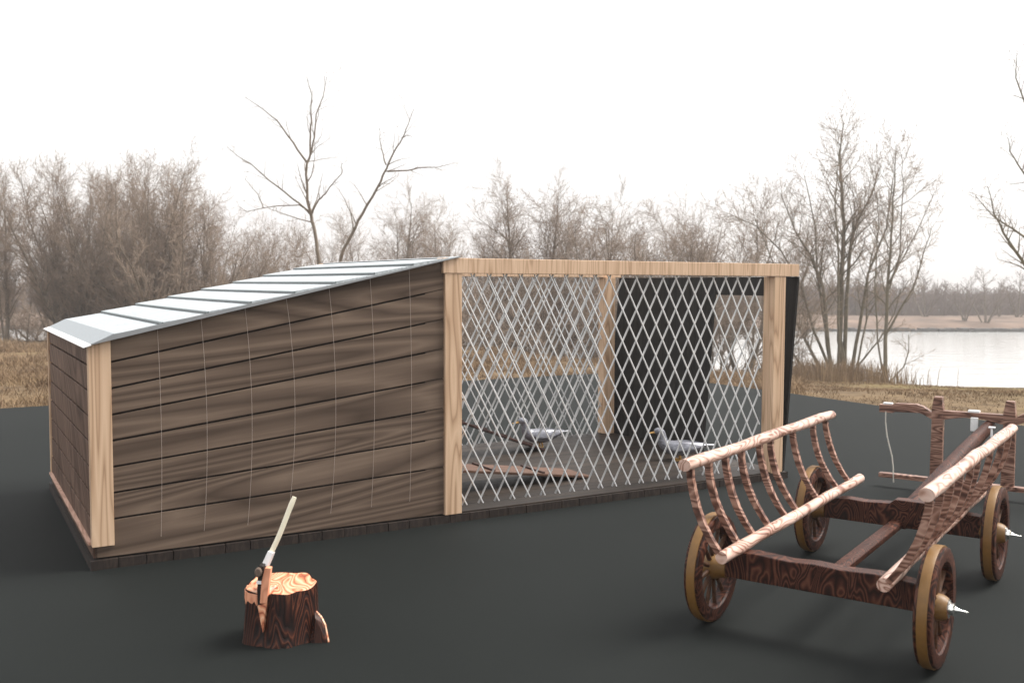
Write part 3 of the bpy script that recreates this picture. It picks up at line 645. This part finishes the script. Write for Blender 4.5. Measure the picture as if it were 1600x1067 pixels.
def limb_tree(name, seed, P, limbs, loc, label, group, bark, twig, thin=1.0):
    """limbs: [(list of (x, z) in metres from the foot), depth drift, r0, r1, twigs]; every limb gets its own drift in depth"""
    r = random.Random(seed); trunk = MB(); crown = MB(); grow, kids = branch_gen(P, r, trunk, crown)
    for pts, y0, y1, r0, r1, k in limbs:
        r0 *= thin
        n = len(pts); P3 = []; 
        for i in range(n - 1):
            for s_ in range(3):
                t = (i + s_ / 3) / (n - 1); a, b = pts[i], pts[i + 1]; u = s_ / 3
                P3.append(Vector((a[0] + (b[0] - a[0]) * u + r.gauss(0, .012), y0 + (y1 - y0) * t + r.gauss(0, .012), a[1] + (b[1] - a[1]) * u)))
        P3.append(Vector((pts[-1][0], y1, pts[-1][1])))
        rad = [r0 + (r1 - r0) * (i / (len(P3) - 1)) for i in range(len(P3))]
        trunk.tube(P3, rad, 7, cap=False)
        ln = sum((b - a).length for a, b in zip(P3, P3[1:])); kids(P3, rad, ln, 0, int(k * 1.3))
    root = empty(name, loc); trunk.build('trunk', bark, root); crown.build('crown', twig, root)
    return tag(root, label, 'tree', group)
HEIGHT = {}
def tree_proto(name, seed, P, bark=M_treebark, twig=M_twig):
    t, cr = gen_tree(seed, P); root = empty(name)
    zs = sorted(v[2] for v in cr.v); HEIGHT[root] = zs[int(len(zs) * .998)]
    t.build('trunk', bark, root); cr.build('crown', twig, root)
    return root
BASE = dict(seg=[8, 5, 4, 3], wob=[.06, .10, .14, .18], up=[.02, .05, .06, .04], taper=[.09, .2, .35, .5], sides=[6, 4, 3, 3], kids=[14, 9, 7], start=[.25, .12, .08],
            ang=[38, 40, 40], len=[3.0, 1.5, .7], fall=[.45, .35, .3], rr=[.5, .55, .6], ref=[8, 3, 1.5], rmin=.008, tlev=1)
def Pm(**k): d = dict(BASE); d.update(k); return d
def clump(n, spread, l0, l1, rad, e0=62, e1=88, seed=1):
    q = random.Random(seed); out = []
    for i in range(n):
        az = q.uniform(0, 360); f = q.random() ** .7
        out.append((math.cos(R(az)) * spread * f, math.sin(R(az)) * spread * f, az, e1 - (e1 - e0) * f, q.uniform(l0, l1), rad * q.uniform(.6, 1.1)))
    return out
def px(u, d): return ((u - 800) / 1524.6 * d, d)
protos = {}
protos['A'] = tree_proto('willow_tree', 5, Pm(stems=clump(12, .9, 6.2, 8.0, .09, 60, 88, 4), kids=[34, 17, 15], len=[2.0, 1.2, .62], rmin=.0060, up=[.03, .08, .08, .05], ang=[36, 38, 38], start=[.12, .08, .05]))
protos['B'] = tree_proto('willow_tree', 9, Pm(stems=clump(13, .8, 5.0, 6.6, .085, 42, 86, 9), kids=[32, 17, 15], len=[1.9, 1.15, .6], rmin=.0060, up=[.05, .07, .07, .04], ang=[40, 40, 40], wob=[.08, .12, .15, .18], start=[.12, .08, .05]))
protos['C'] = tree_proto('bare_tree', 14, Pm(stems=[(0, 0, 0, 88, 7.0, .13), (.1, .1, 120, 78, 6.0, .09), (-.1, 0, 250, 76, 5.6, .08)], kids=[40, 18, 15], start=[.15, .12, .1], len=[2.5, 1.3, .62], rmin=.0060, up=[.02, .06, .05, .04], ang=[44, 42, 40]))
protos['D'] = tree_proto('bare_bush', 19, Pm(stems=clump(15, 1.3, 2.8, 4.2, .04, 25, 85, 7), kids=[22, 13, 8], ref=[4, 2, 1], rmin=.006, len=[1.5, .8, .4], up=[.03, .05, .05, .04], seg=[6, 5, 4, 3], start=[.05, .05, .05]))
protos['E'] = tree_proto('bare_tree', 27, Pm(stems=clump(6, .5, 5.6, 7.2, .10, 60, 88, 12), kids=[30, 17, 14], len=[2.5, 1.3, .6], rmin=.0060, up=[.03, .07, .06, .04], ang=[36, 38, 40], wob=[.08, .13, .16, .2], start=[.18, .1, .08]))
used = set()
def plant(key, u, d, top, rz, label, group, wide=1.0, z=None):
    """u: direction as a column, d: distance (m), top: row that the tips reach (sets the height)"""
    p = protos[key]; x, y = px(u, d); z0 = terr(x, y) - .05 if z is None else z
    ztop = CAMZ + (444 - top) / 1524.6 * d; sc = (ztop - z0) / HEIGHT[p]
    o = p if key not in used else copy_tree(p); used.add(key)
    o.location = (x, y, z0); o.rotation_euler = (0, 0, R(rz)); o.scale = (sc * wide, sc * wide, sc)
    return tag(o, label, 'bush' if key == 'D' else 'tree', group)
TG = 'bare trees behind the coop'; LW = 'tall willows left of the coop'; LB = 'low bare bushes behind the field'; TR = 'trees rising over the mesh run'
plant('A', 205, 43, 243, 10, 'tallest dense brown willow, in the middle of the thicket left of the coop', LW)
plant('A', 125, 44, 250, 130, 'dense brown willow forming the left shoulder of the thicket behind the eave', LW)
plant('B', 262, 42, 262, 60, 'spreading brown willow right of the tallest one in the left thicket', LW)
plant('B', 318, 43, 290, 200, 'rounded brown willow ending the left thicket beside the sapling branches', LW, .9)
plant('E', 98, 47, 285, 250, 'airy willow just right of the open sky gap at the far left', LW, .8)
plant('E', 352, 46, 318, 20, 'airy tree at the right foot of the left thicket', TG, 1.1)
plant('B', 165, 46, 285, 310, 'brown willow in the second row of the left thicket', LW)
plant('C', 8, 42, 240, 0, 'tall bare tree cut by the left edge of the picture', TG, .5)
plant('E', -40, 44, 300, 140, 'bare tree beyond the left edge, only its right twigs showing', TG)
plant('D', 30, 52, 400, 0, 'low bare bush between the trees at the left edge', LB, 1.4)
plant('D', 110, 52, 400, 90, 'low bare bush under the left thicket', LB, 1.4)
plant('C', 628, 52, 283, 60, 'upright pale bare tree above the roof, right of the leaning sapling', TG, 1.0)
plant('C', 692, 56, 312, 200, 'smaller pale upright tree just left of the beam end', TG, 1.0)
plant('E', 570, 55, 330, 20, 'pale rounded tree behind the leaning sapling', TG)
plant('D', 440, 42, 342, 30, 'tangled low bush above the middle of the metal roof', LB, .75)
plant('D', 385, 48, 352, 110, 'tangled low bush right of the left thicket', LB, .7)
plant('D', 500, 50, 352, 200, 'tangled low bush behind the sapling trunk', LB, .8)
plant('D', 738, 52, 345, 250, 'low bush rising over the left end of the wooden beam', LB, .8)
plant('C', 795, 44, 262, 300, 'tallest bare tree over the beam, in its left part', TR, 1.0)
plant('C', 858, 45, 272, 80, 'bare tree second from the left over the beam', TR, 1.0)
plant('E', 905, 46, 305, 120, 'airy tree over the middle of the beam, left of the dense brown one', TR, 1.05)
plant('B', 965, 43, 308, 220, 'densest brown willow over the middle of the beam', TR, 1.05)
plant('B', 1020, 46, 322, 300, 'brown willow right of the densest one over the beam', TR, 1.05)
plant('E', 1080, 50, 305, 20, 'grey airy tree over the right half of the beam', TR, 1.05)
plant('D', 1125, 44, 345, 80, 'grey scrub over the right end of the beam', LB, .9)
plant('E', 1165, 48, 288, 160, 'grey airy tree left of the many stemmed riverside tree', TR, 1.05)
plant('D', 770, 42, 400, 180, 'scrub seen through the left part of the lattice', LB, 1.3)
plant('D', 850, 42, 400, 300, 'scrub seen through the middle of the lattice', LB, 1.3)
plant('D', 930, 42, 400, 20, 'scrub seen through the lattice beside the rear post', LB, 1.3)

def L2m(pts, u0, v0, d): return [((u - u0) / 1524.6 * d, (v0 - v) / 1524.6 * d) for u, v in pts]
def limbs(raw, u0, d, loc):
    v0 = 444 + (CAMZ - loc[2]) / d * 1524.6
    return [(L2m(p, u0, v0, d), y0, y1, r0, r1, k) for p, y0, y1, r0, r1, k in raw]
TW = Pm(kids=[9, 14, 13], len=[1.8, 1.0, .45], start=[.3, .2, .1], up=[.02, .04, .04, .03], wob=[.05, .13, .17, .2], ang=[40, 40, 42], rmin=.008, ref=[6, 3, 1.5])
x, y = px(1315, 42); loc = (x, y, terr(x, y) - .05)
raw = [([(1321, 590), (1313, 530), (1315, 427), (1317, 353), (1311, 283), (1309, 242), (1315, 192)], 0, .3, .19, .02, 26),
       ([(1323, 590), (1321, 469), (1325, 378), (1332, 345), (1352, 304), (1362, 262)], .1, -.6, .14, .015, 20),
       ([(1300, 592), (1298, 551), (1288, 448), (1269, 398), (1245, 357), (1224, 300)], -.1, .8, .15, .015, 24),
       ([(1300, 590), (1282, 588), (1253, 576), (1234, 551), (1222, 520), (1212, 470)], -.2, -1.0, .11, .02, 8),
       ([(1302, 592), (1285, 575), (1269, 543), (1251, 510), (1236, 477), (1215, 420), (1180, 340)], .2, .4, .13, .015, 22),
       ([(1305, 592), (1296, 510), (1284, 427), (1282, 353), (1265, 270)], .3, 1.2, .11, .015, 18),
       ([(1331, 590), (1340, 510), (1348, 427), (1372, 357), (1377, 283)], 0, -.9, .12, .015, 18),
       ([(1330, 592), (1345, 567), (1372, 530), (1392, 490), (1400, 450)], .2, -.5, .07, .015, 8),
       ([(1308, 592), (1305, 500), (1300, 400), (1290, 320), (1293, 240)], -.3, -1.0, .10, .012, 16),
       ([(1335, 592), (1356, 500), (1362, 420), (1385, 340)], -.2, .9, .07, .012, 12),
       ([(1310, 592), (1280, 520), (1262, 450), (1230, 390), (1190, 350), (1150, 330)], .4, 1.6, .10, .012, 18)]
limb_tree('riverside_tree', 71, TW, limbs(raw, 1315, 42, loc), loc, 'large many stemmed bare tree on the river bank just right of the run', TG, M_mossbark, M_twig, .72)
x, y = px(1388, 40); loc = (x, y, terr(x, y) - .05)
raw = [([(1387, 610), (1385, 530), (1387, 448), (1391, 366), (1394, 283), (1396, 226)], 0, .2, .125, .012, 20),
       ([(1386, 520), (1401, 485), (1422, 448), (1434, 394), (1441, 357)], 0, -.6, .07, .012, 10),
       ([(1388, 450), (1406, 394), (1409, 283), (1408, 240)], 0, .4, .05, .010, 10),
       ([(1393, 430), (1401, 411), (1422, 366), (1447, 300)], 0, -.5, .05, .010, 10),
       ([(1389, 600), (1412, 572), (1417, 551), (1416, 520)], 0, -.3, .045, .012, 7),
       ([(1386, 605), (1376, 530), (1370, 440), (1376, 350), (1373, 300)], .1, .6, .06, .010, 12)]
limb_tree('riverside_tree', 73, TW, limbs(raw, 1388, 40, loc), loc, 'slimmer bare tree with V shaped stems nearest the open river', TG, M_mossbark, M_twig, .75)
TS = Pm(kids=[7, 10, 9], len=[1.0, .6, .28], start=[.25, .2, .1], up=[.02, .04, .04, .03], wob=[.05, .13, .17, .2], ang=[42, 40, 42], rmin=.0045, ref=[5, 3, 1.5])
x, y = px(520, 27); loc = (x, y, terr(x, y) - .05)
raw = [([(510, 560), (499, 406), (493, 370), (484, 334), (479.5, 307), (479.5, 259), (484, 244), (490, 217), (493, 181), (503, 154), (509, 122)], 0, .4, .058, .007, 14),
       ([(484, 244), (485, 215), (487, 181), (488, 154), (481, 125)], .25, .1, .03, .007, 6),
       ([(484, 334), (460, 313), (427, 287), (403, 265), (388, 256), (367, 238)], .1, -.6, .026, .006, 9),
       ([(486, 338), (469, 322), (430, 323), (406, 326), (379, 331), (362, 322)], .1, .7, .02, .006, 9),
       ([(406, 326), (397, 304), (376, 280)], .5, .6, .016, .005, 4),
       ([(479.5, 257), (460, 227), (437, 194), (418, 179), (392, 161)], .2, -.4, .03, .005, 6),
       ([(487, 335), (500, 315), (511, 307), (538, 277), (541, 262)], .1, -.5, .028, .006, 6),
       ([(490, 350), (470, 345), (440, 335), (425, 330)], .1, -.3, .018, .005, 4)]
limb_tree('sapling', 81, TS, limbs(raw, 520, 27, loc), loc, 'thin leafless sapling rising highest above the metal roof', 'thin saplings behind the coop', M_treebark, M_twig)
raw = [([(500, 560), (515, 480), (535, 401), (550, 370), (568, 337), (592, 298), (607, 268), (619, 244), (632, 223), (640, 205), (650, 180)], 0, -.5, .058, .007, 9),
       ([(608, 273), (640, 272), (661, 268), (688, 268), (712, 262)], -.35, -.7, .025, .005, 8),
       ([(607, 263), (601, 247), (597, 225), (594, 205)], -.35, -.1, .022, .005, 5),
       ([(632, 223), (640, 220), (648, 222)], -.45, -.6, .016, .005, 3),
       ([(592, 298), (606, 290), (625, 280)], -.3, -.6, .016, .005, 4)]
x, y = px(515, 28); loc = (x, y, terr(x, y) - .05)
limb_tree('sapling', 83, TS, limbs(raw, 515, 28, loc), loc, 'thin leafless sapling leaning to the right above the metal roof', 'thin saplings behind the coop', M_treebark, M_twig)
x, y = px(1730, 30); loc = (x, y, terr(x, y) - .05)
raw = [([(1730, 640), (1722, 480), (1716, 300), (1722, 100), (1715, -60)], 0, .3, .17, .03, 20),
       ([(1728, 560), (1650, 465), (1600, 420), (1566, 375), (1540, 335), (1527, 293)], 0, -.4, .08, .008, 18),
       ([(1722, 490), (1650, 400), (1600, 364), (1560, 336), (1532, 302)], .1, .6, .06, .007, 16),
       ([(1720, 400), (1650, 330), (1600, 290), (1577, 268), (1555, 240), (1548, 222)], 0, -.7, .05, .007, 12),
       ([(1716, 320), (1640, 240), (1600, 172), (1580, 122), (1583, 84)], .1, .3, .05, .007, 10)]
limb_tree('bare_tree', 85, TW | dict(rmin=.006, len=[1.0, .6, .3]), limbs(raw, 1730, 30, loc), loc, 'bare tree mostly outside the right edge, its twigs reaching into the sky', TG, M_mossbark, M_twig)

# far trees beyond the river
protos['F'] = tree_proto('far_tree', 61, Pm(stems=[(0, 0, 0, 86, 6.5, .17), (.2, 0, 60, 70, 5.5, .13), (-.2, 0, 180, 58, 5.5, .13), (.1, .2, 20, 62, 5.0, .11)], kids=[18, 9, 7], start=[.22, .12, .1], len=[2.5, 1.2, .6], up=[.02, .06, .05, .03], rmin=.022), M_treebark, M_fartwig)
FT = [(1445, 112, 418, 'largest hazy tree across the river left of the bright sky gap'), (1475, 118, 440, 'small hazy tree across the river between two sky gaps'), (1508, 106, 428, 'bush like hazy tree across the river, left of the V shaped one'),
      (1540, 104, 415, 'V shaped hazy tree across the river nearest the water'), (1562, 112, 430, 'hazy tree right behind the V shaped far tree'), (1590, 110, 420, 'hazy tree across the river at the right edge'),
      (1410, 120, 425, 'hazy tree across the river behind the slimmer V stemmed tree'), (1375, 116, 420, 'hazy tree across the river behind the twigs of the V stemmed tree'), (1340, 118, 415, 'hazy tree across the river between the two riverside trees'),
      (1300, 115, 415, 'hazy tree across the river behind the many stemmed trunk'), (1262, 120, 418, 'hazy tree across the river just right of the leaning wall'), (1180, 116, 430, 'hazy tree seen through the coop door opening, right one'), (1150, 120, 430, 'hazy tree seen through the coop door opening, left one')]
q = random.Random(77)
for u, d, top, lb in FT:
    x, y = px(u, d); plant('F', u, d, top, q.uniform(0, 360), lb, 'hazy trees across the river', 1.0, z=farz(x, y) - .1)
# the far wood that reads as one mass
m = MB(); q = random.Random(5)
for i in range(9000):
    x = q.uniform(-75, 115); y = q.uniform(116, 150); z0 = farz(x, y); h = q.uniform(2.2, 4.0) * (1 + .15 * math.sin(x * .17) + .1 * math.sin(x * .53))
    lean = q.gauss(0, .2); m.tube([(x, y, z0), (x + lean * h * .5 + q.gauss(0, .2), y, z0 + h * .5), (x + lean * h + q.gauss(0, .3), y, z0 + h)], [.07, .05, .02], 3, cap=False)
    for k in range(3):
        a = q.uniform(-1.0, 1.0); zz = z0 + h * q.uniform(.3, .9); m.tube([(x, y, zz), (x + a, y + q.uniform(-.5, .5), zz + .6)], [.045, .015], 3, cap=False)
fw = m.build('far_wood', M_fartwig); tag(fw, kind='stuff', label='low hazy brown wood along the far shore')
# low industrial buildings beyond
M_bwall = simple('pale building wall', (.55, .60, .63), .7, noise=.05, nscale=1); M_broof = simple('grey flat roof', (.18, .19, .21), .8); M_bglass = simple('dark window glass', (.05, .06, .07), .15)
for u, d, w_, h, lb in [(1462, 190, 24, 2.6, 'long low pale building across the river left of the V shaped tree'), (1530, 200, 9, 2.2, 'small pale building across the river behind the V shaped tree'), (1585, 185, 15, 2.8, 'pale building with a grey roof at the right edge across the river'), (1370, 200, 16, 2.4, 'pale building behind the stems of the riverside trees')]:
    x, y = px(u, d); z0 = farz(x, y); b_ = empty('warehouse', (x, y, z0), 0); tag(b_, lb, 'building', 'low buildings across the river')
    MB().box(-w_ / 2, w_ / 2, 0, 9, 0, h).build('wall', M_bwall, b_); MB().box(-w_ / 2 - .3, w_ / 2 + .3, -.3, 9.3, h + .01, h + .45).build('roof', M_broof, b_)
    for k in range(int(w_ // 4)): MB().box(-w_ / 2 + 1 + k * 4, -w_ / 2 + 3.2 + k * 4, -.06, -.01, h * .45, h * .75).build('window', M_bglass, b_)

# ------------------------------------------------------------------ dry grass
def inslab(x, y):
    n = len(slab_pts); ins = False; j = n - 1
    for i in range(n):
        xi, yi = slab_pts[i]; xj, yj = slab_pts[j]
        if (yi > y) != (yj > y) and x < (xj - xi) * (y - yi) / (yj - yi) + xi: ins = not ins
        j = i
    return ins
m = MB(); q = random.Random(13)
def blade(x, y, h, lean, w):
    z = terr(x, y) - .03; a = q.uniform(0, 2 * PI); dx, dy = math.cos(a) * lean * h, math.sin(a) * lean * h; b2 = q.uniform(0, PI); wx, wy = math.cos(b2) * w, math.sin(b2) * w
    n = len(m.v); m.v += [(x - wx, y - wy, z), (x + wx, y + wy, z), (x + dx * .4 + wx * .6, y + dy * .4 + wy * .6, z + h * .6), (x + dx * .4 - wx * .6, y + dy * .4 - wy * .6, z + h * .6), (x + dx, y + dy, z + h * .95)]
    m.f += [(n, n + 1, n + 2, n + 3), (n + 3, n + 2, n + 4)]
cnt = 0
while cnt < 26000:
    d = q.uniform(13, 40); u = q.uniform(-40, 1640); x, y = px(u, d)
    if inslab(x, y) or inslab(x, y - .15): continue
    r = x / y
    if r > .30: continue
    cl = math.sin(x * 1.7 + math.sin(y * 1.1) * 2) * math.sin(y * 1.3 + x * .6)
    if q.random() > .45 + .45 * cl: continue
    h = q.uniform(.05, .16) * (1 + .6 * max(0, cl)) * (1 + (d - 13) / 45)
    for k in range(4): blade(x + q.gauss(0, .06), y + q.gauss(0, .06), h * q.uniform(.6, 1.2), q.uniform(.2, 1.2), .003 + d * .00025)
    cnt += 1
cnt = 0
while cnt < 9000:          # short golden turf by the shore
    d = q.uniform(11.5, 36); u = q.uniform(1180, 1640); x, y = px(u, d)
    if inslab(x, y) or inslab(x, y - .12): continue
    if math.sin(x * 2.3 + 1) * math.sin(y * 1.9 + x) < q.uniform(-1.0, .8): continue
    for k in range(4): blade(x + q.gauss(0, .05), y + q.gauss(0, .05), q.uniform(.03, .085), q.uniform(.3, 1.2), .004 + d * .0002)
    cnt += 1
for i in range(2600):      # reeds round the foot of the riverside tree
    x0, y0 = px(1300 + q.gauss(0, 55), 38 + q.gauss(0, 2.2)); blade(x0, y0, q.uniform(.35, 1.1), q.uniform(.05, .5), .014)
dg = m.build('dry_grass', M_blade); tag(dg, kind='stuff', label='tangled dry brown grass beyond the dark ground', cat='grass')

# ------------------------------------------------------------------ light, sky, haze
w = bpy.data.worlds.new('World'); scene.world = w; w.use_nodes = True; nt = w.node_tree; L = nt.links.new
bg = nt.nodes['Background']
SUN_AZ, SUN_EL = R(72), R(54)       # azimuth measured from +Y (view direction) towards +X
sky = N(nt, 'ShaderNodeTexSky'); sky.sky_type = 'NISHITA'; sky.sun_disc = False; sky.sun_elevation = SUN_EL; sky.sun_rotation = SUN_AZ; sky.air_density = 1; sky.dust_density = 3
hs = N(nt, 'ShaderNodeHueSaturation'); hs.inputs['Saturation'].default_value = .25; hs.inputs['Value'].default_value = .12; L(sky.outputs[0], hs.inputs['Color'])
tc = N(nt, 'ShaderNodeTexCoord'); sp = N(nt, 'ShaderNodeSeparateXYZ'); L(tc.outputs['Generated'], sp.inputs[0])
rp = ramp(nt, [(0.0, (1.06, 1.01, .98, 1)), (.035, (1.18, 1.13, 1.10, 1)), (.10, (1.32, 1.29, 1.27, 1)), (.30, (1.36, 1.35, 1.35, 1)), (1.0, (1.4, 1.41, 1.43, 1))])
L(sp.outputs['Z'], rp.inputs['Fac'])
nz = N(nt, 'ShaderNodeTexNoise'); nz.inputs['Scale'].default_value = 2.2; nz.inputs['Detail'].default_value = 5; L(tc.outputs['Generated'], nz.inputs['Vector'])
cr = ramp(nt, [(.3, (.93, .93, .94, 1)), (.7, (1.05, 1.05, 1.04, 1))]); L(nz.outputs['Fac'], cr.inputs['Fac'])
mm = N(nt, 'ShaderNodeMix'); mm.data_type = 'RGBA'; mm.blend_type = 'MULTIPLY'; mm.inputs[0].default_value = 1; L(rp.outputs['Color'], mm.inputs[6]); L(cr.outputs['Color'], mm.inputs[7])
mx = N(nt, 'ShaderNodeMix'); mx.data_type = 'RGBA'; mx.inputs[0].default_value = .88; L(hs.outputs[0], mx.inputs[6]); L(mm.outputs[2], mx.inputs[7])
L(mx.outputs[2], bg.inputs['Color']); bg.inputs['Strength'].default_value = .86
sl = bpy.data.lights.new('sun', 'SUN'); sl.energy = 5.0; sl.angle = R(30); sl.color = (1, .96, .90)
so = bpy.data.objects.new('sun', sl); COL.objects.link(so)
sd = Vector((math.sin(SUN_AZ) * math.cos(SUN_EL), math.cos(SUN_AZ) * math.cos(SUN_EL), math.sin(SUN_EL)))
so.rotation_euler = sd.to_track_quat('Z', 'Y').to_euler()

hz = MB().box(-420, 520, -12, 480, -7.5, 24); hm = bpy.data.materials.new('thin winter haze'); hm.use_nodes = True; hn = hm.node_tree; hn.nodes.remove(hn.nodes['Principled BSDF'])
pv = hn.nodes.new('ShaderNodeVolumePrincipled'); pv.inputs['Density'].default_value = .0015; pv.inputs['Color'].default_value = (.97, .95, .95, 1); pv.inputs['Anisotropy'].default_value = .2
hn.links.new(pv.outputs[0], hn.nodes['Material Output'].inputs['Volume'])
ho = hz.build('haze', hm); tag(ho, kind='stuff')

cam = bpy.data.cameras.new('camera'); co = bpy.data.objects.new('camera', cam); COL.objects.link(co); scene.camera = co
cam.sensor_width = 36; cam.lens = 1524.6 / 1600 * 36; cam.clip_end = 3000; cam.clip_start = .05
co.matrix_world = Matrix.Translation((0, 0, CAMZ)) @ Matrix.Rotation(R(90) - .0589, 4, 'X') @ Matrix.Rotation(.00335, 4, 'Z')
cam.dof.use_dof = True; cam.dof.focus_distance = 7.0; cam.dof.aperture_fstop = 3.2

scene.view_settings.view_transform = 'Standard'; scene.view_settings.look = 'None'; scene.view_settings.gamma = 1; scene.view_settings.exposure = .25
scene.render.engine = 'CYCLES'; scene.cycles.max_bounces = 6
